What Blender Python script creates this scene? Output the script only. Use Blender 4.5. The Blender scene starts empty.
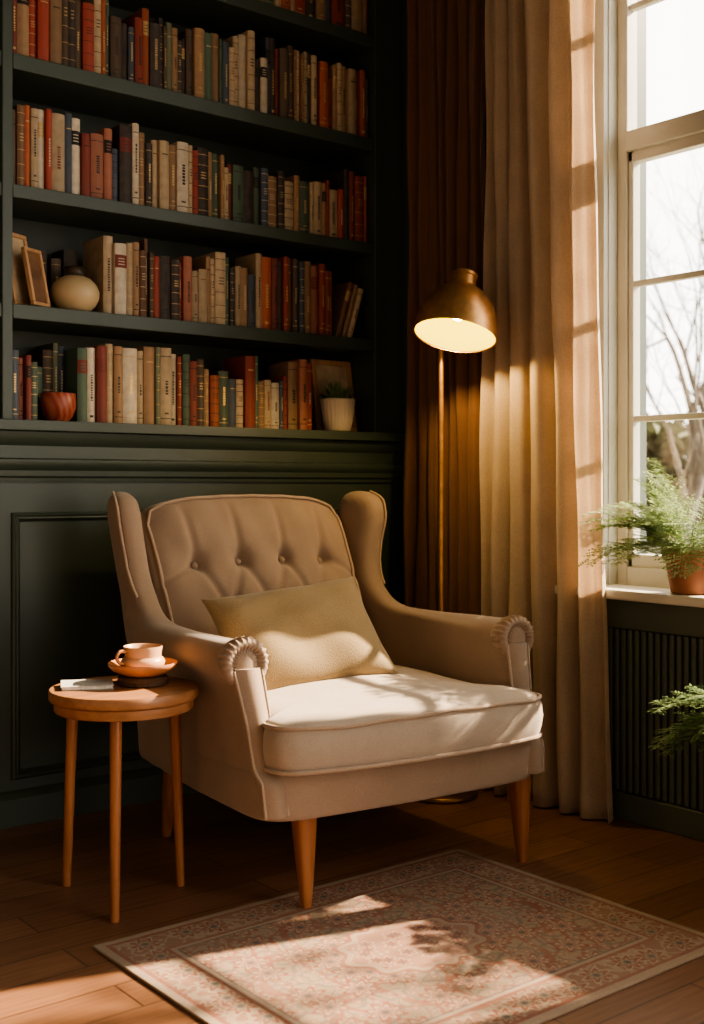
import bpy, bmesh, math, random
from mathutils import Vector, Matrix
random.seed(7)
S=bpy.context.scene
COL=S.collection
R=math.radians

# ------------------------------------------------------------------ materials
def nmat(name):
    m=bpy.data.materials.new(name); m.use_nodes=True
    nt=m.node_tree; b=nt.nodes['Principled BSDF']
    return m,nt,b
def _bump(nt,b,src,strength,dist):
    bp=nt.nodes.new('ShaderNodeBump'); bp.inputs['Strength'].default_value=strength
    bp.inputs['Distance'].default_value=dist
    nt.links.new(src,bp.inputs['Height']); nt.links.new(bp.outputs[0],b.inputs['Normal'])
def mixcol(nt,fac,c1,c2,blend='MIX'):
    n=nt.nodes.new('ShaderNodeMix'); n.data_type='RGBA'; n.blend_type=blend
    for k,v in ((0,fac),(6,c1),(7,c2)):
        if isinstance(v,bpy.types.NodeSocket): nt.links.new(v,n.inputs[k])
        elif k==0: n.inputs[0].default_value=v
        else: n.inputs[k].default_value=(*v,1) if len(v)==3 else v
    return n.outputs[2]
def coords(nt,scale=(1,1,1),rot=(0,0,0)):
    tc=nt.nodes.new('ShaderNodeTexCoord'); mp=nt.nodes.new('ShaderNodeMapping')
    mp.inputs['Scale'].default_value=scale; mp.inputs['Rotation'].default_value=rot
    nt.links.new(tc.outputs['Object'],mp.inputs[0]); return mp.outputs[0]
def noise(nt,vec,scale,detail=4,rough=.5):
    n=nt.nodes.new('ShaderNodeTexNoise'); n.inputs['Scale'].default_value=scale
    n.inputs['Detail'].default_value=detail; n.inputs['Roughness'].default_value=rough
    nt.links.new(vec,n.inputs['Vector']); return n.outputs['Fac']
def rng(nt,src,a,b_,c,d):
    n=nt.nodes.new('ShaderNodeMapRange'); n.inputs[1].default_value=a;n.inputs[2].default_value=b_
    n.inputs[3].default_value=c;n.inputs[4].default_value=d; nt.links.new(src,n.inputs[0]); return n.outputs[0]
def plain(name,c,rough=.5,metal=0,var=.15,scale=8,bump=0,spec=.5,stretch=(1,1,1)):
    m,nt,b=nmat(name); v=coords(nt,stretch); f=noise(nt,v,scale)
    c2=tuple(x*(1-var*2) for x in c); c1=tuple(min(1,x*(1+var)) for x in c)
    nt.links.new(mixcol(nt,rng(nt,f,.3,.7,0,1),c2,c1),b.inputs['Base Color'])
    b.inputs['Roughness'].default_value=rough; b.inputs['Metallic'].default_value=metal
    b.inputs['Specular IOR Level'].default_value=spec
    if bump: _bump(nt,b,f,bump,.01)
    return m
def fabric(name,c,weave=420,bump=.35,sheen=.25,trans=0,var=.12):
    m,nt,b=nmat(name); v=coords(nt)
    f=noise(nt,v,weave,2); g=noise(nt,v,9,4)
    c2=tuple(x*(1-var) for x in c); c1=tuple(min(1,x*(1+var)) for x in c)
    a=mixcol(nt,rng(nt,f,.35,.65,0,1),tuple(x*.78 for x in c),tuple(min(1,x*1.1) for x in c))
    a=mixcol(nt,.5,a,mixcol(nt,rng(nt,g,.3,.7,0,1),c2,c1))
    nt.links.new(a,b.inputs['Base Color']); b.inputs['Roughness'].default_value=.92
    b.inputs['Specular IOR Level'].default_value=.2
    b.inputs['Sheen Weight'].default_value=sheen; b.inputs['Sheen Roughness'].default_value=.5
    _bump(nt,b,f,bump,.002)
    if trans:
        t=nt.nodes.new('ShaderNodeBsdfTranslucent'); nt.links.new(a,t.inputs[0])
        mx=nt.nodes.new('ShaderNodeMixShader'); mx.inputs[0].default_value=trans
        nt.links.new(b.outputs[0],mx.inputs[1]); nt.links.new(t.outputs[0],mx.inputs[2])
        nt.links.new(mx.outputs[0],nt.nodes['Material Output'].inputs[0])
    return m
def wood(name,c1,c2,rough=.4,stretch=(18,18,1.5),scale=3):
    m,nt,b=nmat(name); v=coords(nt,stretch); f=noise(nt,v,scale,6,.6)
    nt.links.new(mixcol(nt,rng(nt,f,.3,.7,0,1),c1,c2),b.inputs['Base Color'])
    b.inputs['Roughness'].default_value=rough; _bump(nt,b,f,.12,.003)
    return m
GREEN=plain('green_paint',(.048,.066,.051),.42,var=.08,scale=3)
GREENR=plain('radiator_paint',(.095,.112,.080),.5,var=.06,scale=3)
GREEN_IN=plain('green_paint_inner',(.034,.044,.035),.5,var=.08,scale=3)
CREAMP=plain('window_paint',(.46,.45,.39),.45,var=.04)
SILLP=plain('sill_paint',(.72,.66,.57),.4,var=.04)
TAUPE=fabric('taupe_linen',(.33,.238,.172))
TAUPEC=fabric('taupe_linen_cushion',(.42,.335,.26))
PIPE=fabric('piping_cord',(.42,.31,.225),weave=300)
OLIVE=fabric('khaki_pillow',(.30,.215,.112),weave=260,bump=.6)
BROWNC=fabric('brown_curtain_cloth',(.18,.092,.056),trans=.12,weave=300)
BEIGEC=fabric('beige_curtain_cloth',(.76,.63,.49),trans=.48,weave=260)
LEGW=wood('leg_wood',(.24,.085,.03),(.38,.155,.06),.35)
TABW=wood('table_wood',(.26,.115,.05),(.40,.19,.085),.38,stretch=(2,16,16))
BRASS=plain('aged_brass',(.62,.34,.14),.38,.82,var=.12,scale=30)
DBRASS=plain('dark_brass',(.30,.17,.07),.35,.9,var=.12,scale=30)
GOLD=plain('gilding',(.60,.42,.20),.45,.5,var=.1)
INK=plain('ink_black',(.02,.018,.016),.6)
CREAM=plain('cream_paper',(.60,.50,.36),.8,var=.1,scale=40)
PAGES=plain('page_block',(.60,.52,.38),.9,var=.15,scale=90,stretch=(6,.3,.3))
TERRA=plain('terracotta',(.36,.145,.08),.75,var=.12,scale=14,bump=.1)
TERRA2=plain('glazed_terracotta',(.50,.22,.10),.35,var=.12,scale=10)
SOIL=plain('soil',(.03,.02,.012),.95,scale=60,bump=.6)
BLACKM=plain('black_metal',(.015,.015,.015),.45,.3)

m,nt,b=nmat('book_cloth')
oi=nt.nodes.new('ShaderNodeObjectInfo'); v=coords(nt)
f=noise(nt,v,35,5); g=noise(nt,v,500,2)
nt.links.new(mixcol(nt,rng(nt,f,.3,.75,.4,0),oi.outputs['Color'],(.14,.09,.055)),b.inputs['Base Color'])
b.inputs['Roughness'].default_value=.62; _bump(nt,b,g,.25,.001); BOOK=m

def leafmat(name,c1,c2,tr=.4):
    m,nt,b=nmat(name); v=coords(nt); f=noise(nt,v,25,2)
    a=mixcol(nt,rng(nt,f,.3,.7,0,1),c1,c2); nt.links.new(a,b.inputs['Base Color']); b.inputs['Roughness'].default_value=.5
    t=nt.nodes.new('ShaderNodeBsdfTranslucent'); nt.links.new(a,t.inputs[0])
    mx=nt.nodes.new('ShaderNodeMixShader'); mx.inputs[0].default_value=tr
    nt.links.new(b.outputs[0],mx.inputs[1]); nt.links.new(t.outputs[0],mx.inputs[2])
    nt.links.new(mx.outputs[0],nt.nodes['Material Output'].inputs[0]); return m
LEAF=leafmat('fern_leaf',(.24,.32,.12),(.48,.58,.30),.45)
LEAFD=leafmat('dark_leaf',(.12,.20,.08),(.28,.38,.16))
BARK=plain('grey_bark',(.17,.15,.13),.9,scale=20)

# floor planks
m,nt,b=nmat('plank_floor'); v=coords(nt)
br=nt.nodes.new('ShaderNodeTexBrick'); nt.links.new(v,br.inputs['Vector'])
br.inputs['Scale'].default_value=1; br.inputs['Brick Width'].default_value=.95; br.inputs['Row Height'].default_value=.125
br.inputs['Mortar Size'].default_value=.0022; br.inputs['Color1'].default_value=(.32,.155,.076,1); br.inputs['Color2'].default_value=(.19,.088,.044,1)
br.inputs['Mortar'].default_value=(.03,.016,.01,1); br.offset=.37
v2=coords(nt,(1.2,22,1)); f=noise(nt,v2,4,7,.65)
c=mixcol(nt,rng(nt,f,.3,.72,0,.62),br.outputs['Color'],(.12,.058,.032))
nt.links.new(c,b.inputs['Base Color']); nt.links.new(rng(nt,f,.3,.7,.28,.45),b.inputs['Roughness'])
_bump(nt,b,f,.08,.003); FLOORM=m

# ------------------------------------------------------------------ mesh builder
class MB:
    def __init__(s): s.v=[];s.f=[];s.m=[]
    def add(s,vs,fs,m=0):
        o=len(s.v); s.v+= [tuple(x) for x in vs]
        for q in fs: s.f.append([i+o for i in q]); s.m.append(m)
    def box(s,x0,x1,y0,y1,z0,z1,m=0,M=None):
        vs=[Vector((x,y,z)) for x in (x0,x1) for y in (y0,y1) for z in (z0,z1)]
        if M: vs=[M@p for p in vs]
        s.add(vs,[(0,1,3,2),(4,6,7,5),(0,4,5,1),(2,3,7,6),(0,2,6,4),(1,5,7,3)],m)
    def rings(s,rs,m=0,cap0=True,cap1=True,closed=True):
        n=len(rs[0]); vs=[p for r in rs for p in r]; fs=[]
        for i in range(len(rs)-1):
            for j in range(n if closed else n-1):
                k=(j+1)%n; fs.append((i*n+j,i*n+k,(i+1)*n+k,(i+1)*n+j))
        if cap0: fs.append(tuple(range(n))[::-1])
        if cap1: fs.append(tuple((len(rs)-1)*n+j for j in range(n)))
        s.add(vs,fs,m)
    def lathe(s,prof,segs=48,m=0,M=None,rf=None,cap=True):
        rs=[]
        for r,z in prof:
            ring=[]
            for j in range(segs):
                a=2*math.pi*j/segs; rr=r*(rf(a,z) if rf else 1)
                p=Vector((rr*math.cos(a),rr*math.sin(a),z)); ring.append(M@p if M else p)
            rs.append(ring)
        s.rings(rs,m,cap,cap)
    def tube(s,pts,rad,segs=8,m=0,closed=False):
        pts=[Vector(p) for p in pts]; n=len(pts)
        rad=rad if isinstance(rad,(list,tuple)) else [rad]*n
        rs=[]; up=None
        for i,p in enumerate(pts):
            if closed: t=(pts[(i+1)%n]-pts[i-1])
            else: t=(pts[min(i+1,n-1)]-pts[max(i-1,0)])
            t.normalize()
            if up is None:
                up=Vector((0,0,1)) if abs(t.z)<.9 else Vector((1,0,0))
            u=(up-t*up.dot(t)); 
            if u.length<1e-5: u=t.orthogonal()
            u.normalize(); w=t.cross(u); up=u
            rs.append([p+(u*math.cos(2*math.pi*j/segs)+w*math.sin(2*math.pi*j/segs))*rad[i] for j in range(segs)])
        if closed: rs.append(rs[0]); s.rings(rs,m,False,False)
        else: s.rings(rs,m)
    def obj(s,name,mats,parent=None,loc=(0,0,0),rot=(0,0,0),smooth=True,bevel=0,sub=0,label=None,cat=None,group=None,kind=None,angle=50):
        me=bpy.data.meshes.new(name); me.from_pydata(s.v,[],s.f)
        for x in (mats if isinstance(mats,(list,tuple)) else [mats]): me.materials.append(x)
        me.polygons.foreach_set('material_index',s.m); 
        bm=bmesh.new(); bm.from_mesh(me); bmesh.ops.recalc_face_normals(bm,faces=bm.faces); bm.to_mesh(me); bm.free()
        if smooth:
            me.polygons.foreach_set('use_smooth',[True]*len(me.polygons))
            try: me.set_sharp_from_angle(angle=R(angle))
            except Exception: pass
        me.update()
        o=bpy.data.objects.new(name,me); COL.objects.link(o)
        o.location=loc; o.rotation_euler=rot
        if parent: o.parent=parent
        if bevel:
            md=o.modifiers.new('bevel','BEVEL'); md.width=bevel; md.segments=3; md.limit_method='ANGLE'; md.angle_limit=R(40); md.harden_normals=False
        tag(o,label,cat,group,kind); return o
def tag(o,label=None,cat=None,group=None,kind=None):
    if label:o['label']=label
    if cat:o['category']=cat
    if group:o['group']=group
    if kind:o['kind']=kind
def empty(name,loc=(0,0,0),rot=(0,0,0),label=None,cat=None,group=None):
    o=bpy.data.objects.new(name,None); COL.objects.link(o); o.location=loc;o.rotation_euler=rot
    o.empty_display_size=.1; tag(o,label,cat,group); return o
def lerp(tab,x):
    if x<=tab[0][0]: return tab[0][1]
    for (a,va),(b_,vb) in zip(tab,tab[1:]):
        if x<=b_:
            t=(x-a)/(b_-a); return va+(vb-va)*t
    return tab[-1][1]
def crom(pts,n=10):
    pts=[Vector(p) for p in pts]; P=[pts[0]*2-pts[1]]+pts+[pts[-1]*2-pts[-2]]; out=[]
    for i in range(1,len(P)-2):
        for k in range(n):
            t=k/n; a,b_,c,d=P[i-1],P[i],P[i+1],P[i+2]
            out.append(.5*((2*b_)+(c-a)*t+(2*a-5*b_+4*c-d)*t*t+(3*b_-a-3*c+d)*t**3))
    out.append(pts[-1]); return out

# ------------------------------------------------------------------ camera
CAM=Vector((-3.063,-3.491,1.05))
cd=bpy.data.cameras.new('camera'); cam=bpy.data.objects.new('camera',cd); COL.objects.link(cam)
cam.location=CAM; cam.rotation_euler=(R(90),0,R(-38.8))
cd.sensor_fit='VERTICAL'; cd.sensor_height=36; cd.sensor_width=36; cd.lens=1180/1024*36; cd.shift_y=-27/1024
cd.dof.use_dof=True; cd.dof.focus_distance=3.35; cd.dof.aperture_fstop=3.2
S.camera=cam

# ------------------------------------------------------------------ room
WT=.20
b=MB(); b.box(-4.2,.3,-4.2,.42,-.1,0); b.obj('floor',FLOORM,smooth=False,kind='structure')
b=MB(); b.box(-4.2,.3,-4.2,.42,3.2,3.3); b.obj('ceiling',GREEN,smooth=False,kind='structure')
b=MB(); b.box(-4.2,0,.30,.42,0,3.2); b.box(-4.2,0,0,.30,0,1.215); b.obj('wall_back',GREEN,smooth=False,kind='structure')
OY0,OY1,OZ0,OZ1=-1.015,-2.35,.70,3.0
b=MB(); b.box(0,WT,OY0,.42,0,3.2); b.box(0,WT,-4.2,OY1,0,3.2); b.box(0,WT,OY1,OY0,0,OZ0); b.box(0,WT,OY1,OY0,OZ1,3.2)
b.obj('wall_right',GREEN,smooth=False,kind='structure')
def mould_loop(b,x0,x1,z0,z1,y=0,w=.03,p=.016):
    prof=[(0,0),(.002,p*.6),(.008,p),(.014,p*.75),(.019,p*.9),(w-.006,p*.3),(w,.0)]
    rs=[]
    for o,h in prof:
        rs.append([Vector((x0+o,y-h,z0+o)),Vector((x1-o,y-h,z0+o)),Vector((x1-o,y-h,z1-o)),Vector((x0+o,y-h,z1-o))])
    b.rings(rs,0,False,False)
for i,(x0,x1) in enumerate(((-1.605,-.90),(-.82,-.12),(-2.40,-1.68),(-3.2,-2.48))):
    b=MB(); mould_loop(b,x0,x1,.14,.965); b.obj('trim_%d'%(i+1),GREEN,kind='structure',angle=25)
def extr_x(b,prof,x0,x1):
    b.rings([[Vector((x0,y,z)) for y,z in prof],[Vector((x1,y,z)) for y,z in prof]])
b=MB(); extr_x(b,[(0,1.06),(-.010,1.06),(-.012,1.072),(-.022,1.078),(-.024,1.095),(-.034,1.105),(-.040,1.118),(-.040,1.128),(-.012,1.134),(-.012,1.172),(-.024,1.182),(-.034,1.2),(-.036,1.215),(0,1.215)],-4.2,-.0)
b.obj('trim_5',GREEN,kind='structure',angle=25)
b=MB(); extr_x(b,[(0,0),(-.020,0),(-.020,.085),(-.012,.098),(-.006,.105),(0,.108)],-4.2,0); b.obj('baseboard_back',GREEN,kind='structure',angle=25)
# bookcase
bc=empty('bookcase',(-.87,.15,1.215),label='dark green built-in bookcase filled with books above panelled wainscot',cat='bookcase')
BX,BY,BZ=-.87,.15,1.215
def bpart(name,x0,x1,y0,y1,z0,z1,mat=GREEN,bev=.003,label=None):
    b=MB(); b.box(x0-BX,x1-BX,y0-BY,y1-BY,z0-BZ,z1-BZ); return b.obj(name,mat,parent=bc,smooth=False,bevel=bev,label=label)
bpart('ledge',-3.4,-.002,-.062,.298,1.217,1.250,label='projecting ledge under the lowest row of books')
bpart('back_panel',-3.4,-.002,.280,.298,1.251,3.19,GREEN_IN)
bpart('side_panel',-.142,-.002,0,.279,1.251,3.19)
bpart('side_panel',-1.632,-1.598,0,.279,1.251,3.19)
bpart('side_panel',-3.4,-3.36,0,.279,1.251,3.19)
SH=[1.25,1.611,1.981,2.385,2.782]; TH=[0,.046,.042,.049,.046]
for z,t in zip(SH[1:],TH[1:]):
    bpart('shelf',-1.597,-.143,.002,.279,z-t,z)
    bpart('shelf',-3.359,-1.633,.002,.279,z-t,z)
# ------------------------------------------------------------------ window
b=MB()
fx0,fx1=.045,.10
fw=.04
b.box(fx0,fx1,OY0-fw,OY0,OZ0,OZ1); b.box(fx0,fx1,OY1,OY1+fw,OZ0,OZ1)
b.box(fx0,fx1,OY1+fw,OY0-fw,OZ1-fw,OZ1); b.box(fx0,fx1,OY1+fw,OY0-fw,OZ0+.02,OZ0+.085)
ym=(OY0+OY1)/2
b.box(fx0-.01,fx1,OY1+fw,OY0-fw,2.135,2.20)
b.box(fx0-.004,fx1,ym-.035,ym+.035,OZ0,OZ1)
for ya,yb in ((OY0-fw,ym+.035),(ym-.035,OY1+fw)):
    b.box(fx0+.008,fx1-.008,ya-.018,ya,OZ0+.08,2.14); b.box(fx0+.008,fx1-.008,yb,yb+.028,OZ0+.08,2.14)
    b.box(fx0+.008,fx1-.008,yb,ya,OZ0+.08,OZ0+.125); b.box(fx0+.008,fx1-.008,yb,ya,2.10,2.14)
    for z in (1.265,1.705): b.box(fx0+.014,fx1-.014,yb,ya,z-.010,z+.010)
    b.box(fx0+.014,fx1-.014,yb,ya,2.60,2.62)
win=b.obj('window_1',CREAMP,smooth=False,bevel=.004,kind='structure')
m,nt,p=nmat('window_glass'); nt.nodes.remove(p)
tr=nt.nodes.new('ShaderNodeBsdfTransparent'); gl=nt.nodes.new('ShaderNodeBsdfGlossy'); gl.inputs['Roughness'].default_value=.05
mx=nt.nodes.new('ShaderNodeMixShader'); mx.inputs[0].default_value=.04
nt.links.new(tr.outputs[0],mx.inputs[1]); nt.links.new(gl.outputs[0],mx.inputs[2]); nt.links.new(mx.outputs[0],nt.nodes['Material Output'].inputs[0])
b=MB(); b.box(.070,.074,OY1+fw,OY0-fw,OZ0+.09,OZ1-fw); b.obj('window_pane',m,parent=win,smooth=False)
b=MB()
b.box(-.022,0,OY0,OY0+.095,.70,3.08); b.box(-.032,0,OY0+.075,OY0+.10,.70,3.08)
b.box(-.022,0,OY1-.095,OY1,.70,3.08); b.box(-.022,0,OY1,OY0,3.0,3.08)
b.box(-.001,.045,OY0-.004,OY0,.72,3.0)
b.obj('trim_6',CREAMP,smooth=False,bevel=.004,kind='structure')
b=MB(); b.box(-.145,.05,OY1-.12,OY0+.12,.695,.725); b.obj('trim_7',SILLP,smooth=False,bevel=.006,kind='structure')
# radiator cover
rc=empty('radiator_cover',(-.03,-1.66,0),label='dark green slatted radiator cover under the window sill',cat='radiator cover')
b=MB()
X0=-.085+.03;X1=-.001+.03; ya,yb=-2.42+1.66,-.90+1.66
b.box(X0,X1,ya,yb,.60,.69); b.box(X0,X1,ya,yb,.0,.085); 
for yy in (ya,-.035,yb-.07): b.box(X0+.0005,X1,yy,yy+.07,.085,.60)
b.box(X0+.022,X0+.033,ya,yb,.085,.60)
b.obj('frame',GREENR,parent=rc,smooth=False,bevel=.004)
b=MB(); y=ya+.08
while y<yb-.08:
    if not(-.045<y<.03): b.box(X0+.006,X0+.0215,y,y+.017,.087,.598)
    y+=.026
b.obj('grille',GREENR,parent=rc,smooth=False,bevel=.005,label='vertical slat grille')

# ------------------------------------------------------------------ curtains
def curtain(name,mat,y0,y1,x0,ztop,fold,amp,label,skew=0,seed=1,zb=.006):
    rd=random.Random(seed); nu=240; nv=60; vs=[];fs=[]
    ph=[rd.uniform(0,6.28) for _ in range(6)]
    for i in range(nv+1):
        t=i/nv; z=zb+(ztop-zb)*t
        for j in range(nu+1):
            u=j/nu
            wob=.35*math.sin(u*5+ph[0]+t*1.3)+.25*math.sin(u*11+ph[1]-t*1.1)
            a=2*math.pi*fold*u+wob*1.5
            A=amp*(.75+.35*math.sin(u*7+ph[2])+.12*math.sin(t*4+u*9))*(1.05-.25*t)
            s=math.sin(a); s=math.copysign(abs(s)**.75,s)
            x=x0+A*s+.006*math.sin(a*2.3+ph[3]+t*2)+.005*math.sin(t*11+u*15)+.003*math.sin(t*27+u*22)
            y=y0+(y1-y0)*u+ .35*(y1-y0)/fold*.3*math.cos(a)*.8
            y+=skew*u*(1-t)**1.3*1.0+ .006*math.sin(t*6+u*4)
            vs.append((x,y,z))
    for i in range(nv):
        for j in range(nu):
            k=i*(nu+1)+j; fs.append((k,k+1,k+nu+2,k+nu+1))
    b=MB(); b.add(vs,fs); o=b.obj(name,mat,label=label,cat='curtain',angle=180)
    md=o.modifiers.new('s','SOLIDIFY'); md.thickness=.002; return o
curtain('curtain',BROWNC,-.155,-.585,-.128,2.93,7.5,.034,'brown pleated curtain hanging in the corner behind the lamp',seed=3)
curtain('curtain',BEIGEC,-.61,-1.095,-.155,2.93,5.5,.045,'beige linen floor-length curtain beside the window',skew=-.06,seed=5)
cr=empty('curtain_rod',(0,0,0),label='round brass curtain rod above the window',cat='curtain rod')
b=MB(); b.tube([(-.14,-.06,2.97),(-.14,-2.75,2.97)],.014,16); b.obj('rod',BRASS,parent=cr)
for yy in (-.10,-2.6):
    b=MB(); b.box(-.15,-.001,yy-.01,yy+.01,2.955,2.985); b.obj('bracket',BRASS,parent=cr,bevel=.002,smooth=False)

# ------------------------------------------------------------------ rug
hx,hy=.572,.445
m,nt,p=nmat('faded_rug'); tc=nt.nodes.new('ShaderNodeTexCoord'); sx=nt.nodes.new('ShaderNodeSeparateXYZ'); nt.links.new(tc.outputs['Object'],sx.inputs[0])
def M_(op,a,b_=None,c=None):
    n=nt.nodes.new('ShaderNodeMath'); n.operation=op
    for i,v in enumerate((a,b_,c)):
        if v is None: continue
        if isinstance(v,bpy.types.NodeSocket): nt.links.new(v,n.inputs[i])
        else: n.inputs[i].default_value=v
    return n.outputs[0]
def VM(op,a,b_=None,out=0):
    n=nt.nodes.new('ShaderNodeVectorMath'); n.operation=op
    for i,v in enumerate((a,b_)):
        if v is None: continue
        if isinstance(v,bpy.types.NodeSocket): nt.links.new(v,n.inputs[i])
        else: n.inputs[i].default_value=v
    return n.outputs[out]
ax=M_('ABSOLUTE',sx.outputs[0]); ay=M_('ABSOLUTE',sx.outputs[1])
e=M_('MINIMUM',M_('SUBTRACT',hx,ax),M_('SUBTRACT',hy,ay))
cb=nt.nodes.new('ShaderNodeCombineXYZ'); nt.links.new(ax,cb.inputs[0]); nt.links.new(ay,cb.inputs[1])
P2=cb.outputs[0]
beige=(.36,.27,.185); rose=(.29,.085,.055); pale=(.44,.345,.25); blue=(.09,.095,.105); pink=(.36,.18,.13)
def flowers(scale,base,cols,rads,pet,rand=.75,twist=0):
    n=nt.nodes.new('ShaderNodeTexVoronoi'); n.voronoi_dimensions='2D'; n.inputs['Scale'].default_value=scale; n.inputs['Randomness'].default_value=rand
    nt.links.new(P2,n.inputs['Vector']); d=VM('SUBTRACT',P2,n.outputs['Position'])
    r_=VM('LENGTH',d,None,1); s_=nt.nodes.new('ShaderNodeSeparateXYZ'); nt.links.new(d,s_.inputs[0])
    th=M_('ARCTAN2',s_.outputs[1],s_.outputs[0]); pt=M_('COSINE',M_('MULTIPLY',th,pet))
    rr=M_('DIVIDE',r_,M_('ADD',1,M_('MULTIPLY',pt,.28)))
    c=base
    for col,ra in zip(cols,rads):
        c=mixcol(nt,M_('LESS_THAN',rr,ra/scale),c,col)
    return c
def vines(base,scale,col,w,k):
    n=nt.nodes.new('ShaderNodeTexVoronoi'); n.feature='DISTANCE_TO_EDGE'; n.inputs['Scale'].default_value=scale
    nz=nt.nodes.new('ShaderNodeTexNoise'); nz.inputs['Scale'].default_value=22; nt.links.new(P2,nz.inputs['Vector'])
    wv=nt.nodes.new('ShaderNodeVectorMath'); wv.operation='MULTIPLY_ADD'; nt.links.new(nz.outputs['Color'],wv.inputs[0]); wv.inputs[1].default_value=(.05,.05,0); nt.links.new(P2,wv.inputs[2])
    nt.links.new(wv.outputs[0],n.inputs['Vector'])
    return mixcol(nt,M_('MULTIPLY',M_('LESS_THAN',n.outputs['Distance'],w),k),base,col)
field=vines(beige,20,blue,.06,.55); field=vines(field,11,rose,.045,.8)
field=flowers(26,field,[pink,pale],[.26,.12],5)
field=flowers(10,field,[rose,pale,pink,blue],[.36,.27,.2,.08],8)
rl_=VM('LENGTH',VM('MULTIPLY',P2,(1,1.35,1)),None,1); thc=M_('ARCTAN2',ay,ax)
rm=M_('DIVIDE',rl_,M_('ADD',1,M_('MULTIPLY',M_('COSINE',M_('MULTIPLY',thc,12)),.07)))
for col,ra in ((rose,.19),(pale,.178),(pink,.16)): field=mixcol(nt,M_('MULTIPLY',M_('LESS_THAN',rm,ra),.85),field,col)
fin=flowers(17,pink,[pale,rose,blue],[.33,.24,.1],6); field=mixcol(nt,M_('LESS_THAN',rm,.155),field,fin)
bord=vines((.32,.165,.115),19,pale,.07,.7)
bord=flowers(11,bord,[pale,rose,beige,blue],[.40,.31,.2,.09],8,rand=.35)
inB=M_('MULTIPLY',M_('GREATER_THAN',e,.03),M_('LESS_THAN',e,.12))
c=mixcol(nt,inB,field,bord)
def band(c,a,b2,col,k=.85):
    return mixcol(nt,M_('MULTIPLY',M_('MULTIPLY',M_('GREATER_THAN',e,a),M_('LESS_THAN',e,b2)),k),c,col)
c=band(c,-1,.020,pale); c=band(c,.020,.031,rose); c=band(c,.116,.126,rose,.8); c=band(c,.126,.137,pale); c=band(c,.137,.142,blue,.7)
fd=noise(nt,tc.outputs['Object'],6,6,.7); c=mixcol(nt,rng(nt,fd,.35,.7,.1,.45),c,(.36,.27,.195))
pl=noise(nt,tc.outputs['Object'],450,2); nt.links.new(mixcol(nt,rng(nt,pl,.3,.7,0,.45),c,(.15,.095,.065)),p.inputs['Base Color'])
p.inputs['Roughness'].default_value=.95; p.inputs['Specular IOR Level'].default_value=.1; _bump(nt,p,pl,.5,.003)
b=MB(); b.box(-hx,hx,-hy,hy,0,.007); b.obj('rug',m,loc=(-1.275,-1.487,.0005),smooth=False,bevel=.002,label='faded beige and rose patterned rug on the wood floor',cat='rug')

# ------------------------------------------------------------------ armchair
CH=Vector((-.989,-.8262,0)); CR=R(-6)
ch=empty('armchair',CH,(0,0,CR),label='taupe linen wingback armchair with tufted back and tapered wooden legs',cat='armchair')
CMAT=Matrix.Translation(CH)@Matrix.Rotation(CR,4,'Z')
def rrect(a,bf,bb,n=96,ex=6,bow=0,cy=0):
    out=[]
    for j in range(n):
        t=2*math.pi*j/n; c_,s_=math.cos(t),math.sin(t)
        x=a*math.copysign(abs(c_)**(2/ex),c_); y=math.copysign(abs(s_)**(2/ex),s_)
        yy=y*bb if y>0 else y*bf
        if y<0: yy-=bow*(1-(x/a)**2)*(-y)
        out.append((x,yy+cy))
    return out
b=MB(); rs=[]
for z,sc in ((.236,.955),(.240,.98),(.250,.992),(.30,1.0),(.345,1.0),(.356,.985),(.360,.955)):
    rs.append([Vector((x*sc*(1-.06*(y>0)*y/.42),y*sc,z)) for x,y in rrect(.445,.405,.43,ex=11,bow=.018)])
b.rings(rs); b.obj('seat_frame',TAUPE,parent=ch,angle=60,label='upholstered front rail and seat frame')
half=[(0,.285),(.2,.285),(.365,.28),(.372,.26),(.372,.0),(.372,-.30),(.376,-.338),(.405,-.345),(.420,-.352),(.424,-.37),(.420,-.410),(.400,-.438),(.36,-.455),(.2,-.480),(0,-.490)]
poly=half+[(-x,y) for x,y in half[-2:0:-1]]
def chaikin(p,k):
    for _ in range(k):
        q=[]
        for i in range(len(p)):
            a,c_=p[i],p[(i+1)%len(p)]
            q.append((a[0]*.75+c_[0]*.25,a[1]*.75+c_[1]*.25)); q.append((a[0]*.25+c_[0]*.75,a[1]*.25+c_[1]*.75))
        p=q
    return p
ol=chaikin(poly,3); ccx,cy=0,-.10
ol=[(x,y-cy) for x,y in ol]
b=MB(); rs=[]
prof=[(.02,.350),(.5,.350),(.9,.352),(.965,.356),(.985,.366),(1.000,.39),(1.008,.418),(1.002,.448),(.988,.464),(.975,.474),(.95,.482),(.85,.492),(.7,.499),(.5,.504),(.3,.507),(.1,.508),(.02,.508)]
def sag(x,y): return .004*math.sin(x*9+1)+.003*math.sin(y*13)+.0015*math.sin(x*31+y*17)
for r_,z in prof:
    rs.append([Vector((x*r_,y*r_+cy,z+(sag(x*r_,y*r_) if z>.38 else 0)+(.003*math.sin(x*20) if .38<z<.46 else 0))) for x,y in ol])
b.rings(rs); b.obj('seat_cushion',TAUPEC,parent=ch,angle=70,label='thick box seat cushion in pale taupe linen')
b=MB(); sc=.992; b.tube([(x*sc,y*sc+cy,.470+sag(x,y)) for x,y in ol],.0055,8,closed=True); b.obj('cushion_piping',PIPE,parent=ch)
b=MB(); sc=.994; b.tube([(x*sc,y*sc+cy,.366) for x,y in ol],.0055,8,closed=True); b.obj('cushion_piping',PIPE,parent=ch)
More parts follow.
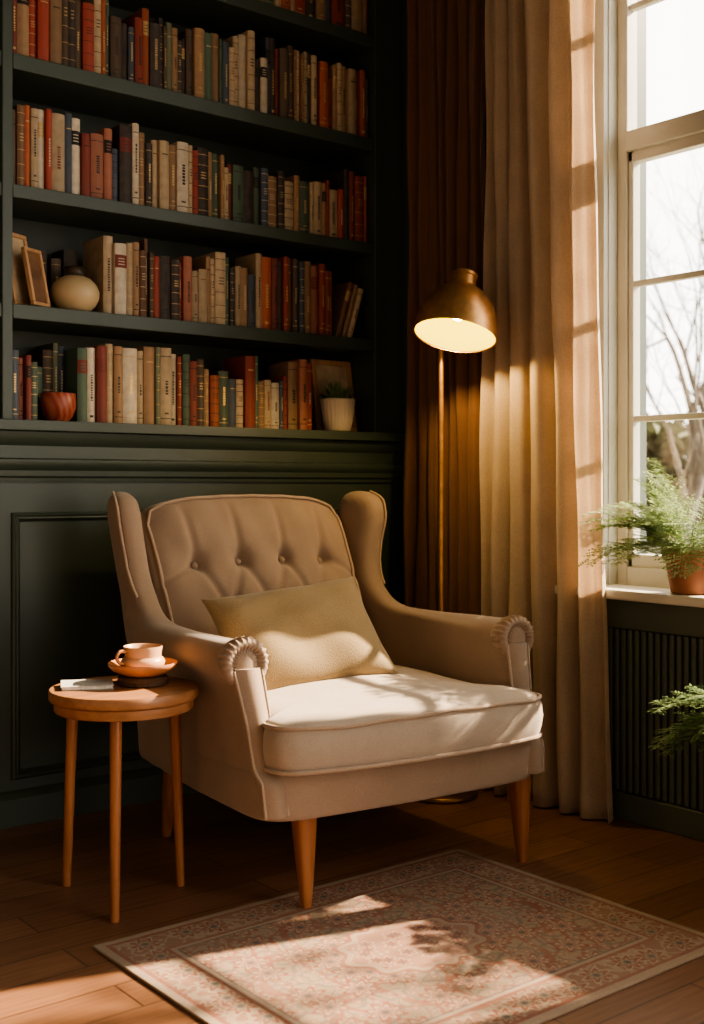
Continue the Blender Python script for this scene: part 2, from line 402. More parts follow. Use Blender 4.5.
# back
btn=[(u,.66) for u in (-.62,-.21,.21,.62)]+[(u,.40) for u in (-.42,0,.42)]
def segd(p,a,c_):
    ax_,ay_=a;bx_,by_=c_; dx,dy=bx_-ax_,by_-ay_; t=((p[0]-ax_)*dx+(p[1]-ay_)*dy)/(dx*dx+dy*dy); t=max(0,min(1,t))
    return math.hypot(p[0]-ax_-dx*t,p[1]-ay_-dy*t)
HW=.37
segs=[]
for u,v in btn[:4]:
    segs.append(((u*HW,v*.6),(u*HW*1.04,.56)))
    for u2,v2 in btn[4:]:
        if abs(u-u2)<.25: segs.append(((u*HW,v*.6),(u2*HW,v2*.6)))
for u,v in btn[4:]: segs.append(((u*HW,v*.6),(u*HW,.12)))
segs.append(((-.62*HW,.66*.6),(-HW*.97,.36))); segs.append(((.62*HW,.66*.6),(HW*.97,.36)))
NU,NV=130,120
def backpt(i,j,front):
    u=-1+2*i/NU; v=j/NV
    hw=.350+.022*v
    zt=.628-.060*abs(u)**6+.004*math.cos(u*3.14)
    x=u*hw; y=.30+.27*v**1.05; z=.38+zt*v
    n=Vector((0,-.91,.40))
    edge=(max(0,1-abs(u)**9))**.5*(max(0,1-v**14))**.5
    if front:
        px=u*HW; pz=v*.6
        d=.066*(.5+.5*(1-abs(u)**3))*edge
        d+=.02*math.sin(math.pi*min(1,v*1.05))
        for bu,bv in btn:
            r2=math.hypot(px-bu*HW,pz-bv*.6); d-=.032*math.exp(-(r2/.026)**2)+.014*math.exp(-(r2/.06)**2)
        dm=min(segd((px,pz),a,c_) for a,c_ in segs)
        d-=.009*math.exp(-(dm/.013)**2)*(1 if v<.80 else max(0,(1-v)/.2))
        d+=.0015*math.sin(px*60+pz*22)
        return Vector((x,y,z))+n*d
    return Vector((x,y+.012+.075*edge,z-.02*edge))
vs=[];fs=[]
for s in (1,0):
    for j in range(NV+1):
        for i in range(NU+1): vs.append(backpt(i,j,s))
W_=NU+1;O_=W_*(NV+1)
for j in range(NV):
    for i in range(NU):
        k=j*W_+i; fs.append((k,k+1,k+W_+1,k+W_)); fs.append((O_+k,O_+k+W_,O_+k+W_+1,O_+k+1))
for i in range(NU):
    fs.append((i,O_+i,O_+i+1,i+1)); k=NV*W_+i; fs.append((k,k+1,O_+k+1,O_+k))
for j in range(NV):
    k=j*W_; fs.append((k,k+W_,O_+k+W_,O_+k)); k+=NU; fs.append((k,O_+k,O_+k+W_,k+W_))
b=MB(); b.add(vs,fs); b.obj('backrest',TAUPE,parent=ch,angle=180,label='button-tufted reclined backrest')
pth=[backpt(4,j,1)+Vector((0,-.005,0)) for j in range(12,NV-6,3)]
pth+=[backpt(i,NV-3,1)+Vector((0,-.005,.004)) for i in range(7,NU-6,3)]
pth+=[backpt(NU-4,j,1)+Vector((0,-.005,0)) for j in range(NV-8,12,-3)]
b=MB(); b.tube(pth,.0055,8); b.obj('back_piping',PIPE,parent=ch)
for u,v in btn:
    i=int(round((u+1)/2*NU)); j=int(round(v*NV)); p0=backpt(i,j,1)
    b=MB(); Mt=Matrix.Translation(p0+Vector((0,-.006,.003)))@Vector((0,-.91,.40)).to_track_quat('Z','Y').to_matrix().to_4x4()
    b.lathe([(.001,.009),(.006,.008),(.010,.004),(.0125,0),(.010,-.004)][::-1],20,M=Mt); b.obj('tufting_button',TAUPE,parent=ch)
YF=[(.245,-.395),(.335,-.388),(.36,-.350),(.45,-.330),(.55,-.305),(.60,-.292),(.625,-.28),(.64,-.20),(.645,.0),(.650,.16),(.66,.26),(.68,.32),(.71,.36),(.75,.395),(.80,.415),(.87,.420),(.93,.415),(.97,.420),(1.0,.435),(1.015,.455),(1.027,.49),(1.032,.51)]
YB=[(.245,.41),(.45,.44),(.65,.51),(.75,.55),(.85,.585),(.95,.60),(.985,.60),(1.005,.59),(1.02,.575),(1.03,.55),(1.032,.535)]
XC=[(.245,.405),(.45,.405),(.62,.415),(.72,.403),(.85,.408),(.95,.418),(1.03,.423)]
RX=[(.245,.038),(.5,.040),(.62,.040),(.70,.040),(.95,.043),(1.0,.041),(1.015,.035),(1.027,.024),(1.032,.01)]
def side(sg):
    b=MB(); rs=[]; zs=[.245+.01*i for i in range(76)]+[1.0,1.006,1.012,1.017,1.021,1.025,1.028,1.030,1.032]
    zs=sorted(set(round(z,4) for z in zs))
    n=56
    for z in zs:
        yf,yb,xc,rx=lerp(YF,z),lerp(YB,z),lerp(XC,z),lerp(RX,z)
        ry=(yb-yf)/2;yc=(yb+yf)/2; ring=[]
        for j in range(n):
            t=2*math.pi*j/n; c_,s_=math.cos(t),math.sin(t)
            e1=.35 if ry>.2 else .6
            y=yc+ry*math.copysign(abs(c_)**e1,c_); x=xc+rx*math.copysign(abs(s_)**.6,s_)
            k=max(0,min(1,(z-.68)/.25)); x+=.025*k*max(0,(yb-y)/(yb-yf+1e-4))**1.3
            ring.append(Vector((sg*x,y,z)))
        rs.append(ring)
    b.rings(rs)
    b.tube(crom([(sg*.435,-.285,.612),(sg*.435,-.1,.608),(sg*.428,.1,.606),(sg*.422,.30,.615),(sg*.415,.43,.66)],8),
           [.056]*9+[.056-.0005*i for i in range(24)],28)
    o=b.obj('winged_armrest',TAUPE,parent=ch,label='rolled arm sweeping up into a side wing',angle=180)
    md=o.modifiers.new('r','REMESH'); md.mode='VOXEL'; md.voxel_size=.009; md.use_smooth_shade=True
    md=o.modifiers.new('sm','SMOOTH'); md.factor=.7; md.iterations=14
    b=MB(); Mt=Matrix.Translation((sg*.435,-.284,.612))@Matrix.Rotation(R(90),4,'X')
    def rf(a,z): 
        k=max(0,1-abs(z-.002)/.045); up=.5+.5*math.sin(a) ; up=min(1,up*1.6)
        return 1+(.12*(1-abs(math.sin(a*12.5)))-.05)*k*up
    b.lathe([(.052,-.050),(.056,-.038),(.0595,-.026),(.062,-.012),(.0635,0),(.062,.009),(.057,.016),(.050,.019),(.043,.016),(.037,.009),(.034,.006),(.030,.010),(.022,.013),(.012,.015),(.001,.0155)],250,M=Mt,rf=rf)
    b.obj('arm_scroll',TAUPE,parent=ch,label='pleated scroll on the arm front',angle=80)
    b=MB(); rs=[]
    for k in range(22):
        t=k/21; z=.60-.345*t; yf=lerp(YF,z)-.004; xc=lerp([(0,.432),(.35,.420),(1,.407)],t); w=lerp([(0,.036),(.4,.031),(1,.029)],t)
        rs.append([Vector((sg*xc+dx*w,yf-.016*math.cos(dx*1.5),z)) for dx in (-1,-.9,-.75,-.5,-.25,0,.25,.5,.75,.9,1)]+[Vector((sg*xc+w,yf+.03,z)),Vector((sg*xc-w,yf+.03,z))])
    b.rings(rs); b.obj('arm_front',TAUPE,parent=ch,angle=60)
    for s2 in (-1,1):
        pts=[]
        for k in range(22):
            t=k/21; z=.595-.34*t; yf=lerp(YF,z)-.005; xc=lerp([(0,.432),(.35,.420),(1,.407)],t); w=lerp([(0,.038),(.4,.032),(1,.030)],t)
            pts.append((sg*xc+s2*w,yf,z))
        b=MB(); b.tube(pts,.0042,8); b.obj('arm_piping',PIPE,parent=ch)
    pts=[]
    for z in [.72+.02*i for i in range(15)]+[1.01,1.02,1.028]:
        k=max(0,min(1,(z-.68)/.25)); yf=lerp(YF,z)
        pts.append((sg*(lerp(XC,z)+lerp(RX,z)*.80+.025*k),yf+.014,z))
    b=MB(); b.tube(pts,.0045,8); b.obj('wing_piping',PIPE,parent=ch)
side(-1); side(1)
def leg(x,y,z0,sx,sy,h=.245):
    b=MB(); rs=[]
    for k in range(9):
        t=k/8; z=z0+(h-z0)*t; r_=.0125+.0185*t**.9; cx=sx*(1-t);cyy=sy*(1-t)
        rs.append([Vector((x+cx+r_*math.copysign(abs(math.cos(a))**.7,math.cos(a)),y+cyy+r_*math.copysign(abs(math.sin(a))**.7,math.sin(a)),z)) for a in [2*math.pi*i/24 for i in range(24)]])
    b.rings(rs); b.obj('leg',LEGW,parent=ch,angle=50,label='tapered orange-brown wooden leg')
leg(-.301,-.345,.0085,.0,-.012); leg(.397,-.345,.0005,.0,-.012); leg(-.33,.36,.0005,-.01,.04); leg(.35,.36,.0005,.01,.04)
# pillow
a_,h_=.248,.176; vs=[];fs=[];N=44
for s in (-1,1):
    for j in range(N+1):
        for i in range(N+1):
            u=-1+2*i/N;v=-1+2*j/N
            x=a_*u*(1-.08*(1-v*v)*abs(u)**2); z=h_*v*(1-.09*(1-u*u)*abs(v)**2)
            T=.068*(max(0,(1-u**4)*(1-v**4)))**.62+.0022
            T*=1+.06*math.sin(u*7+v*3)+.05*math.sin(v*9-u*4)
            vs.append((x,s*T,z))
W_=N+1;O_=W_*W_
for j in range(N):
    for i in range(N):
        k=j*W_+i; fs.append((k,k+1,k+W_+1,k+W_)); fs.append((O_+k,O_+k+W_,O_+k+W_+1,O_+k+1))
for i in range(N):
    fs.append((i,O_+i,O_+i+1,i+1));k=N*W_+i;fs.append((k,k+1,O_+k+1,O_+k)); k=i*W_;fs.append((k,k+W_,O_+k+W_,O_+k));k+=N;fs.append((k,O_+k,O_+k+W_,k+W_))
b=MB(); b.add(vs,fs)
o=b.obj('throw_pillow',OLIVE,angle=180,label='khaki-beige rectangular throw pillow leaning on the armchair back',cat='pillow')
o.matrix_world=CMAT@Matrix.Translation((-.082,.040,.615))@Matrix.Rotation(R(-8),4,'Z')@Matrix.Rotation(R(-40),4,'X')@Matrix.Rotation(R(-7),4,'Y')

# ------------------------------------------------------------------ side table
F=Vector((.6266,.7793,0)); Rt=Vector((.7793,-.6266,0)); TC=CAM+F*2.97+Rt*(-.573); TC.z=0
tb=empty('side_table',TC,label='small round wooden side table with three slim legs beside the armchair',cat='side table')
b=MB(); b.lathe([(.001,.512),(.171,.512),(.182,.515),(.186,.520),(.186,.537),(.183,.542),(.177,.543),(.001,.543)],96); b.obj('table_top',TABW,parent=tb,angle=40)
b=MB(); b.lathe([(.150,.488),(.170,.488),(.173,.492),(.173,.5115),(.150,.5115)],96,cap=False); b.obj('apron',TABW,parent=tb,angle=40)
for D,l in ((2.835,-.570),(3.09,-.748),(3.09,-.449)):
    foot=CAM+F*D+Rt*l-TC; foot.z=0; top=foot*.88; top.z=.5115
    b=MB(); b.tube([foot+Vector((0,0,.001)),foot.lerp(top,.5),top],[.011,.0135,.015],20); b.obj('leg',LEGW,parent=tb)
ZT=.5435
def wp(ix,iy,z):
    D=1180*(1.05-z)/(iy-485); l=(ix-352)/1180*D; p=CAM+F*D+Rt*l; return Vector((p.x,p.y,z))
P=wp(87,687,ZT); nb=empty('notebook',P,(0,0,R(-25)),label='white notebook lying on the side table',cat='notebook')
b=MB(); b.box(-.064,.064,-.046,.046,0,.0015); b.obj('cover',plain('notebook_cover',(.5,.46,.40),.6),parent=nb,smooth=False,bevel=.0005)
b=MB(); b.box(-.064,.064,-.046,.046,.0095,.011,M=Matrix.Rotation(R(1.5),4,'X')); b.obj('cover',plain('notebook_front',(.62,.60,.55),.6),parent=nb,smooth=False,bevel=.0005)
b=MB(); b.box(-.061,.061,-.043,.043,.0016,.0080); b.obj('pages',plain('white_pages',(.8,.76,.68),.8,scale=120),parent=nb,smooth=False)
P=wp(143,684,ZT)
b=MB(); b.lathe([(.001,0),(.060,0),(.064,.003),(.063,.008),(.065,.011),(.062,.015),(.063,.019),(.060,.022),(.001,.022)],64); b.obj('coaster_stack',plain('dark_woven',(.09,.045,.02),.7,scale=80,bump=.5),loc=P,label='round dark woven coaster stack on the side table',cat='coaster')
b=MB(); b.lathe([(.001,.002),(.042,.0),(.054,.004),(.075,.014),(.086,.024),(.088,.031),(.087,.034),(.084,.032),(.070,.021),(.052,.011),(.001,.009)],72)
b.obj('saucer',TERRA2,loc=P+Vector((0,0,.0225)),label='wide terracotta saucer under the cup',cat='saucer')
cp=empty('cup',P+Vector((0,0,.033)),label='cream and terracotta cup on the saucer',cat='cup')
b=MB(); b.lathe([(.001,.001),(.032,.0),(.044,.005),(.054,.016),(.056,.026),(.051,.034),(.046,.038),(.047,.05),(.049,.062),(.0485,.0645),(.046,.062),(.043,.046),(.038,.02),(.001,.012)],64)
b.obj('cup_body',plain('cream_glaze',(.62,.36,.20),.35,var=.1),parent=cp)
b=MB(); b.tube(crom([(-.048,0,.054),(-.066,.0,.054),(-.074,0,.040),(-.066,0,.026),(-.052,0,.024)],6),.0045,10); b.obj('handle',TERRA2,parent=cp)
b=MB(); b.lathe([(.001,0),(.0435,0)],40,cap=False); b.obj('tea',plain('tea',(.12,.04,.01),.1),parent=cp,loc=(0,0,.053))

# ------------------------------------------------------------------ floor lamp
LB=CAM+F*4.0+Rt*.302; LB.z=0
lp=empty('floor_lamp',LB,label='brass floor lamp with lit dome shade behind the armchair',cat='floor lamp')
b=MB(); b.lathe([(.001,.001),(.122,.001),(.125,.004),(.125,.013),(.121,.017),(.02,.022),(.016,.03),(.013,.04),(.001,.04)],72); b.obj('base',DBRASS,parent=lp)
SC=CAM+F*3.80+Rt*.332; SC.z=1.536; SC=SC-LB
A=(F*.26+Rt*.17+Vector((0,0,.94))).normalized()
tip=SC+A*.20
b=MB(); b.tube([(0,0,.03),(0,0,1.63)],.0085,20); b.tube([(0,0,1.62),(0,0,1.66)],.012,20); b.obj('pole',BRASS,parent=lp)
b=MB(); b.tube(crom([Vector((0,0,1.645)),Vector((0,0,1.67)).lerp(tip,.4),tip],6),.0065,12); b.obj('arm',BRASS,parent=lp)
Mt=Matrix.Translation(SC)@A.to_track_quat('Z','Y').to_matrix().to_4x4()
r0=.134; out=[]
for k in range(15):
    t=k/14*R(74); out.append((r0*math.cos(t)**.9 if k else r0,.165*math.sin(t)/math.sin(R(74))))
cap=[(.043,.168),(.043,.176),(.040,.178),(.040,.200),(.043,.202),(.043,.212),(.038,.216),(.001,.217)]
b=MB(); b.lathe([(r0-.002,-.006),(r0+.001,-.006),(r0+.001,0)]+out[:-1]+cap,72,M=Mt,cap=False)
b.obj('lamp_shade',BRASS,parent=lp,angle=35,label='brass dome lamp shade')
m,nt,p=nmat('shade_lining'); v=coords(nt); f=noise(nt,v,6,2)
nt.links.new(mixcol(nt,f,(.15,.155,.012),(.19,.19,.018)),p.inputs['Base Color']); p.inputs['Roughness'].default_value=.8; p.inputs['Specular IOR Level'].default_value=.05
LIN=m
b=MB(); b.lathe([(r-.003,z-.003) for r,z in out[:-1]]+[(.03,.158),(.001,.158)],72,M=Mt,cap=False); b.obj('shade_lining',LIN,parent=lp,label='pale yellow shade lining')
m,nt,p=nmat('bulb_glow'); p.inputs['Base Color'].default_value=(1,.8,.5,1); p.inputs['Emission Color'].default_value=(1,.88,.36,1); p.inputs['Emission Strength'].default_value=5
b=MB(); b.lathe([(.001,.050),(.014,.053),(.025,.064),(.029,.078),(.026,.093),(.015,.110),(.014,.140),(.001,.141)],32,M=Mt); b.obj('bulb',m,parent=lp)
ld=bpy.data.lights.new('lamp_light','POINT'); ld.energy=13; ld.color=(1,.66,.27); ld.shadow_soft_size=.02
lo=bpy.data.objects.new('lamp_light',ld); COL.objects.link(lo); lo.parent=lp; lo.location=SC+A*.025

# ------------------------------------------------------------------ books
CO={'R':(.34,.045,.03),'r':(.20,.03,.025),'O':(.44,.10,.04),'D':(.08,.055,.04),'K':(.025,.025,.028),'N':(.04,.075,.12),'G':(.055,.12,.085),
    'g':(.15,.18,.11),'T':(.33,.20,.11),'C':(.52,.40,.26),'W':(.64,.56,.44),'B':(.17,.085,.045),'P':(.40,.15,.10),'Y':(.44,.27,.12)}
CN={'R':'red','r':'dark red','O':'orange-red','D':'dark brown','K':'black','N':'navy blue','G':'dark green','g':'olive green','T':'tan','C':'beige','W':'cream','B':'brown','P':'salmon pink','Y':'ochre'}
plainR=plain('label_red',(.22,.04,.03),.6)
def book(colr,w,h,d,x,y,z,group,where,lean=0,rd=random):
    b=MB(); t=.0025; n=7; bul=min(.007,w*.22)
    outer=[(-w/2,d)]+[(-w/2+w*k/n,.007-bul*math.sin(math.pi*k/n)-.0) for k in range(n+1)]+[(w/2,d)]
    inner=[(w/2-t,d),(w/2-t,.010),(-w/2+t,.010),(-w/2+t,d)]
    pr=outer+inner
    b.rings([[Vector((px,py,zz)) for px,py in pr] for zz in (0,h)],0,True,True)
    b.box(-w/2+t,w/2-t,.0101,d-.005,.003,h-.004,1)
    acc=rd.choice([2,2,3,4]) if colr not in 'WC' else rd.choice([3,3,2,5])
    def bandz(z0,z1,mi,off=.0006,fr=1):
        pts=[(-w/2+w*k/n,.007-bul*math.sin(math.pi*k/n)-off) for k in range(n+1)]
        if fr<1: pts=[(px*fr,.007-bul*math.sin(math.pi*(px*fr+w/2)/w)-off) for px,py in pts]
        vs=[(px,py,z0) for px,py in pts]+[(px,py,z1) for px,py in pts]; m_=len(pts)
        b.add(vs,[(k,k+1,m_+k+1,m_+k) for k in range(m_-1)],mi)
    st=rd.random()
    if st<.25:
        for zz in (.1,.27,.45,.75,.9): bandz(h*zz,h*zz+.002,acc,.0012)
        for k in range(3): bandz(h*(.56+.04*k),h*(.572+.04*k),acc,.0018,.5)
    elif st<.55:
        bandz(h*.885,h*.895,acc); bandz(h*.09,h*.10,acc)
        z0=.40; z1=rd.uniform(.55,.75)
        while z0<z1:
            l=rd.uniform(.015,.035); bandz(h*z0,h*(z0+l),acc,.0009,.25); z0+=l+.012
        bandz(h*.15,h*.17,acc,.0009,.35)
    elif st<.67:
        bandz(h*.66,h*.84,rd.choice([3,5,2]),.0008); 
        for k in range(3): bandz(h*(.70+.04*k),h*(.712+.04*k),0,.0016,.55)
    elif st<.88:
        z0=.3; z1=rd.uniform(.5,.75)
        while z0<z1:
            l=rd.uniform(.012,.03); bandz(h*z0,h*(z0+l),acc,.0009,.25); z0+=l+.012
        if rd.random()<.5: bandz(h*.08,h*.11,acc,.0009,.4)
    else:
        bandz(h*.80,h*.815,acc,.0009,.6)
    o=b.obj('book',[BOOK,PAGES,GOLD,INK,CREAM,plainR],loc=(x,y,z),rot=(0,lean,0),angle=40,
        label=('%s %s %s book %s'%('leaning' if lean else 'upright','tall' if h>.25 else ('small' if h<.21 else 'medium'),CN[colr],where)),cat='book',group=group)
    k=rd.uniform(.75,1.25); c=CO[colr]; o.color=(c[0]*k,c[1]*k,c[2]*k,1); return o
rows=[
 (3,'rTRRTDKDRCOGDKNROKKDgTDKDTGTGNCCWCKWNKRDDTCTCKCDOrTCTCROD','books on the upper shelf','on the upper shelf',-1.592,-.150,(.19,.295)),
 (2,'DBOCWRCNWrPPNKWTKCCTWCRKTGTCrGKGNTKCTGCCTRCRKrRO','books on the second shelf','on the second shelf',-1.592,-.150,(.18,.275)),
 (1,'CWCTBBDRKKRPCCTCCGKCTNCOrKRBDNTPRrO','books on the third shelf','on the third shelf',-1.268,-.315,(.18,.275)),
 (0,'NPrGGDgNGWrCTWCTgCWRGrDTOGNCRGTCWNRTPR','books on the lowest shelf','on the ledge shelf',-1.592,-.415,(.165,.265)),
 (4,'RBTDRKDTGCOCRKTNRDCT','books on the highest shelf','on the highest shelf',-.95,-.150,(.2,.27)),
]
rd=random.Random(11)
for si,seq,grp,where,xa,xb,(h0,h1) in rows:
    ws=[rd.choice([.016,.020,.026,.028,.032,.038,.048]) for _ in seq]
    tot=sum(ws); avail=xb-xa; k=avail/tot; ws=[w*k for w in ws]
    x=xa; hb=rd.uniform(h0,h1)
    for cc,w in zip(seq,ws):
        if rd.random()<.45: hb=rd.uniform(h0,h1)
        h=max(h0,min(h1,hb+rd.uniform(-.015,.015))); d=rd.uniform(.13,.165)
        yo=rd.uniform(.022,.044)
        if si==0 and -1.49<x+w/2<-1.35: yo=.125; d=.14
        book(cc,w-.0012,h,d,x+w/2,yo,SH[si]+.0005,grp,where,rd=rd); x+=w
for i,(cc,w,h) in enumerate((('K',.04,.21),('D',.035,.19),('K',.05,.225))):
    book(cc,w,h,.10,-1.425+.052*i,.172,SH[1]+.0005,'books on the third shelf','behind the vase on the third shelf',rd=rd)
for i,(cc,w,h) in enumerate((('B',.022,.22),('T',.018,.215),('C',.024,.20))):
    ln=.30; xx=-.292+i*.0285
    book(cc,w,h,.15,xx,.035,SH[1]+.001+w/2*math.sin(ln),'books on the third shelf','at the end of the third shelf',lean=ln,rd=rd)

# picture frames
FW=wood('frame_wood',(.42,.23,.11),(.60,.36,.19),.45)
def frame(loc,w,h,rot,label,art,t=.022):
    e=empty('picture_frame',loc,rot,label=label,cat='picture frame'); b=MB()
    b.box(-w/2,w/2,-.008,.008,0,t); b.box(-w/2,w/2,-.008,.008,h-t,h); b.box(-w/2,-w/2+t,-.008,.008,t,h-t); b.box(w/2-t,w/2,-.008,.008,t,h-t)
    b.obj('frame',FW,parent=e,smooth=False,bevel=.003)
    b=MB(); b.box(-w/2+t,w/2-t,-.002,.006,t,h-t); b.obj('picture',art,parent=e,smooth=False); return e
ART=plain('faded_print',(.56,.42,.27),.7,var=.2,scale=14)
frame((-.244,.108,SH[0]+.004),.195,.285,(R(-9),0,0),'light wooden picture frame leaning at the back of the ledge shelf',ART)
frame((-1.520,.085,SH[1]+.004),.115,.245,(R(-12),0,R(28)),'brown wooden picture frame leaning beside the vase',ART,.014)
frame((-1.488,.040,SH[1]+.004),.085,.19,(R(-12),0,R(28)),'small wooden picture frame leaning beside the vase',plain('dark_print',(.20,.10,.05),.7,var=.25,scale=14),.012)
# vase
vz=empty('vase',(-1.352,.083,SH[1]+.0005),label='round cream vase with dark narrow neck on the third shelf',cat='vase')
b=MB(); b.lathe([(.001,0),(.040,0),(.046,.003),(.066,.022),(.078,.048),(.079,.070),(.070,.094),(.050,.112),(.034,.119)],64,cap=False); b.obj('vase_body',plain('cream_ceramic',(.56,.42,.24),.4,var=.08),parent=vz)
b=MB(); b.lathe([(.034,.119),(.030,.124),(.029,.134),(.034,.143),(.040,.147),(.038,.149),(.030,.146),(.026,.134),(.026,.12)],64,cap=False); b.obj('vase_neck',plain('dark_glaze',(.06,.045,.03),.35),parent=vz,label='dark glazed neck')
# red bowl
b=MB(); b.lathe([(.001,0),(.030,0),(.032,.006),(.045,.018),(.055,.045),(.057,.070),(.055,.092),(.0535,.094),(.051,.090),(.052,.06),(.04,.02),(.001,.012)],64,rf=lambda a,z:1+.012*math.sin(a*14+z*60))
m,nt,p=nmat('red_striped_glaze'); v=coords(nt,(1,1,1),(.5,.4,0)); w=nt.nodes.new('ShaderNodeTexWave'); w.inputs['Scale'].default_value=16; w.inputs['Distortion'].default_value=3; nt.links.new(v,w.inputs[0])
nt.links.new(mixcol(nt,w.outputs['Fac'],(.26,.04,.025),(.38,.12,.07)),p.inputs['Base Color']); p.inputs['Roughness'].default_value=.4
b.obj('bowl',m,loc=(-1.42,.062,SH[0]+.0005),label='red marbled ceramic bowl in front of books on the ledge',cat='bowl')
def leafblade(b,base,dirv,L,W,mi=0,droop=.3,seg=4):
    d=Vector(dirv).normalized(); sd=d.cross(Vector((0,0,1)))
    if sd.length<.05: sd=Vector((1,0,0))
    sd.normalize(); p=Vector(base); vs=[];
    for k in range(seg+1):
        t=k/seg; w=W*math.sin(math.pi*(.08+.92*t)**.8)*.5 if t<1 else .0002
        vs+= [p-sd*w,p+sd*w]; d=(d+Vector((0,0,-droop/seg))).normalized(); p=p+d*L/seg
    b.add(vs,[(2*k,2*k+1,2*k+3,2*k+2) for k in range(seg)],mi)
sp=empty('potted_plant',(-.312,.016,SH[0]+.0005),label='small green plant in a white ribbed pot on the ledge',cat='potted plant')
b=MB(); b.lathe([(.001,0),(.042,0),(.048,.006),(.056,.04),(.062,.085),(.066,.112),(.067,.122),(.064,.124),(.058,.118),(.001,.108)],120,rf=lambda a,z:1+(.02*math.cos(a*24) if .008<z<.1 else 0)); b.obj('pot',plain('white_ceramic',(.62,.52,.40),.5,var=.06),parent=sp,angle=80)
b=MB(); rl=random.Random(4)
for k in range(150):
    a=rl.uniform(0,6.28); el=rl.uniform(.35,1.45); r_=rl.uniform(0,.045); base=(r_*math.cos(a),r_*math.sin(a)*.8,.112)
    leafblade(b,base,(math.cos(a)*math.cos(el)*.7,math.sin(a)*math.cos(el)*.45,math.sin(el)),rl.uniform(.045,.085),.014,droop=.5)
b.obj('foliage',LEAFD,parent=sp,angle=180)

# ------------------------------------------------------------------ ferns
def fern(name,loc,potprof,potmat,nf,Lr,label,seed,z0,leaf,elr=(.25,1.35),bias=None,leafL=.016,xmax=9,fb=.45):
    rl=random.Random(seed); e=empty(name,loc,label=label,cat='potted plant')
    b=MB(); b.lathe(potprof,64); b.obj('pot',potmat,parent=e,angle=35)
    b=MB(); b.lathe([(.001,z0),(potprof[-3][0]*.93,z0-.001)],40,cap=False); b.obj('soil',SOIL,parent=e)
    b=MB(); bs=MB()
    for k in range(nf):
        a=rl.uniform(0,2*math.pi) if not bias or rl.random()>fb else rl.gauss(bias,.6)
        el=rl.uniform(*elr); L=rl.uniform(*Lr); d=Vector((math.cos(a)*math.cos(el),math.sin(a)*math.cos(el),math.sin(el)))
        p=Vector((.025*math.cos(a),.025*math.sin(a),z0)); pts=[p.copy()]; n=16
        for i in range(n):
            d=(d+Vector((rl.uniform(-.04,.04),rl.uniform(-.04,.04),-.045-.05*(i/n)))).normalized(); p=p+d*L/n
            p.x=min(p.x,xmax); pts.append(p.copy())
            if i>2:
                sd=d.cross(Vector((0,0,1))).normalized()
                for s in (-1,1):
                    bd=(sd*s+d*.7+Vector((0,0,rl.uniform(-.15,.25)))).normalized(); bl=(.065*math.sin(math.pi*(i/n)**.8)+.012)*rl.uniform(.8,1.2)*L/.26
                    q=p.copy(); m_=max(3,int(bl/.009))
                    for u in range(m_):
                        q=q+bd*bl/m_; q.x=min(q.x,xmax+.01); s3=bd.cross(Vector((0,0,1))).normalized()
                        for s2 in (-1,1):
                            leafblade(b,q,s3*s2+bd*.8+Vector((0,0,rl.uniform(-.3,.3))),leafL*rl.uniform(.7,1.2),.0068,droop=.15,seg=2)
                    bs.tube([p,q],.0006,3)
        bs.tube(pts,[.0018-.0012*i/n for i in range(n+1)],4)
    b.obj('foliage',leaf,parent=e,angle=180); bs.obj('stems',LEAF,parent=e)
potp=[(.001,0),(.058,0),(.062,.004),(.078,.10),(.086,.10),(.088,.103),(.090,.135),(.088,.138),(.081,.137),(.077,.12),(.001,.12)]
fern('potted_fern',(-.055,-1.375,.7255),potp,TERRA,34,(.20,.33),'feathery green fern in a terracotta pot on the window sill',12,.122,LEAF,elr=(.35,1.5),bias=R(140),xmax=.075,fb=.45)
st=empty('plant_stand',(-.35,-1.765,0),label='slim black metal plant stand below the window',cat='plant stand')
b=MB(); b.lathe([(.001,.33),(.10,.33),(.10,.342),(.001,.342)],40); b.obj('plate',BLACKM,parent=st,angle=40)
for k in range(3):
    a=k*2.094+1.5; b=MB(); b.tube([(.115*math.cos(a),.115*math.sin(a),.001),(.085*math.cos(a),.085*math.sin(a),.33)],.007,12); b.obj('leg',BLACKM,parent=st)
fern('potted_fern',(-.35,-1.765,.3425),[(r*.85,z*.8) for r,z in potp],plain('dark_pot',(.03,.028,.025),.5),18,(.16,.245),'trailing green fern in a dark pot on the black stand',9,.097,LEAFD,elr=(.1,.9),bias=R(140),leafL=.02,xmax=.15)

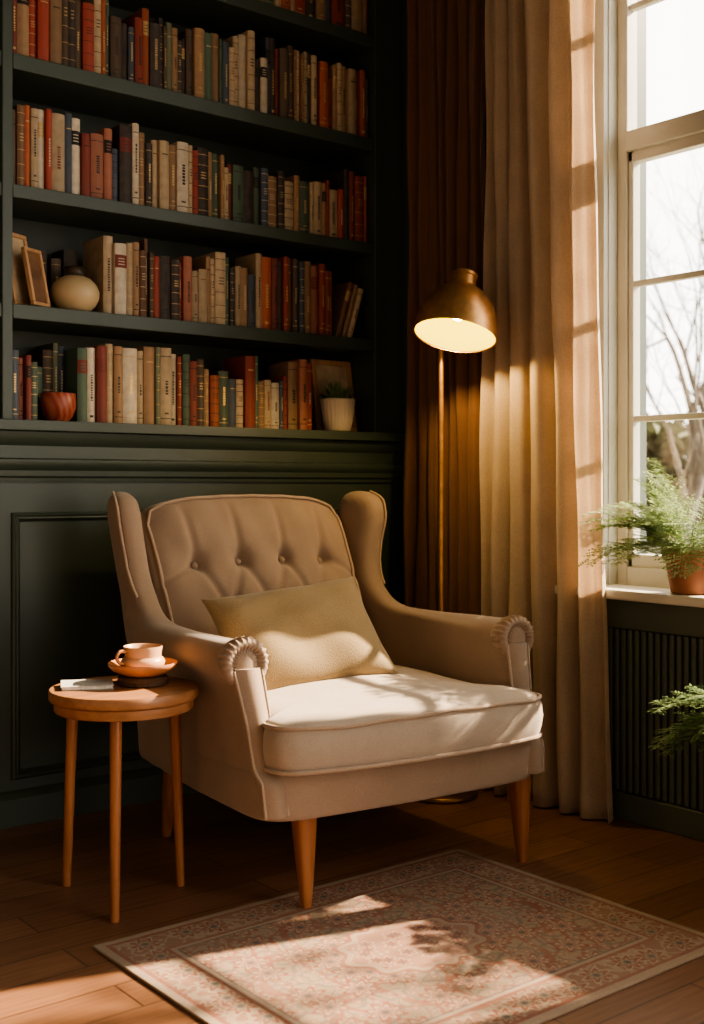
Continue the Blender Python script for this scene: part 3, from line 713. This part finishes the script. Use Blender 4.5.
# ------------------------------------------------------------------ outside
b=MB(); b.box(.35,60,-30,40,-.6,-.5); b.obj('ground',plain('pale_ground',(.42,.40,.33),.9,scale=2),smooth=False,kind='structure')
def tree(loc,H,seed,label,leaves=0,spread=.5,mat=BARK,r0=.09,depth=5,lsz=.05):
    rl=random.Random(seed); e=empty('tree',loc,label=label,cat='tree'); b=MB(); lf=MB()
    def br(p,d,L,r_,dep):
        pts=[p.copy()]; n=5; rr=[r_]
        for i in range(n):
            d=(d+Vector((rl.uniform(-.12,.12),rl.uniform(-.12,.12),rl.uniform(-.05,.12)))).normalized(); p=p+d*L/n; pts.append(p.copy()); rr.append(r_*(1-.4*(i+1)/n))
            if leaves and dep<=2:
                for _ in range(leaves):
                    q=p+Vector([rl.gauss(0,.05) for _ in range(3)]); leafblade(lf,q,[rl.uniform(-1,1) for _ in range(3)],lsz*rl.uniform(.7,1.3),lsz*.6,droop=.2,seg=2)
        b.tube(pts,rr,5 if dep<4 else 8)
        if dep>0:
            for k in range(3 if dep>1 else 4):
                q=pts[rl.choice([2,3,4,5])] if k else pts[-1]
                dd=(d+Vector([rl.gauss(0,spread) for _ in range(3)])).normalized()
                br(q.copy(),dd,L*rl.uniform(.6,.8),rr[-1]*.7,dep-1)
    br(Vector((0,0,0)),Vector((0,0,1)),H*.33,r0,depth)
    b.obj('trunk',mat,parent=e)
    if leaves: lf.obj('leaves',LEAF,parent=e,angle=180)
tree((9.3,4.9,-.5),6.5,21,'bare grey winter tree in the garden',r0=.10)
tree((14.2,9.0,-.5),8.5,22,'bare grey winter tree in the garden',r0=.15,spread=.6)
tree((20.5,13.0,-.5),10,24,'bare grey winter tree in the garden',r0=.2,spread=.6)
tree((3.1,-2.55,-.5),5.2,33,'small leafy tree outside the window',leaves=1,r0=.05,depth=4,lsz=.09)
m_hedge=plain('pale_hedge',(.22,.25,.16),.9,scale=6,bump=.8)
b=MB(); rl=random.Random(3)
for k in range(7000):
    q=Vector((rl.uniform(23,25),rl.uniform(8,22),rl.uniform(-.5,2.4)+.6*rl.random()**2)); leafblade(b,q,[rl.uniform(-1,1) for _ in range(3)],.5,.35,droop=.2,seg=2)
o=b.obj('hedge',m_hedge,angle=180,label='pale green garden hedge beyond the window',cat='hedge',kind='stuff')

# ------------------------------------------------------------------ light
sd=bpy.data.lights.new('sun','SUN'); sd.energy=27; sd.color=(1,.80,.56); sd.angle=R(.8)
so=bpy.data.objects.new('sun',sd); COL.objects.link(so); so.location=(5,-3,6)
so.rotation_euler=Vector((-1,.28,-.70)).to_track_quat('-Z','Y').to_euler()
w=bpy.data.worlds.new('world'); S.world=w; w.use_nodes=True; nt=w.node_tree; bg=nt.nodes['Background']
tc=nt.nodes.new('ShaderNodeTexCoord'); sx=nt.nodes.new('ShaderNodeSeparateXYZ'); nt.links.new(tc.outputs['Generated'],sx.inputs[0])
f=rng(nt,sx.outputs[0],-.1,.35,0,1)
nt.links.new(mixcol(nt,f,(1,.74,.50),(1,.96,.89)),bg.inputs['Color'])
nt.links.new(rng(nt,f,0,1,.40,5.5),bg.inputs['Strength'])
pl_=bpy.data.lights.new('window_portal','AREA'); pl_.shape='RECTANGLE'; pl_.size=1.3; pl_.size_y=2.3; pl_.cycles.is_portal=True
po=bpy.data.objects.new('window_portal',pl_); COL.objects.link(po); po.location=(.22,-1.7,1.85)
po.rotation_euler=Vector((-1,0,0)).to_track_quat('-Z','Z').to_euler()
S.view_settings.view_transform='AgX'
try: S.view_settings.look='AgX - Medium High Contrast'
except Exception: pass
S.view_settings.exposure=.2
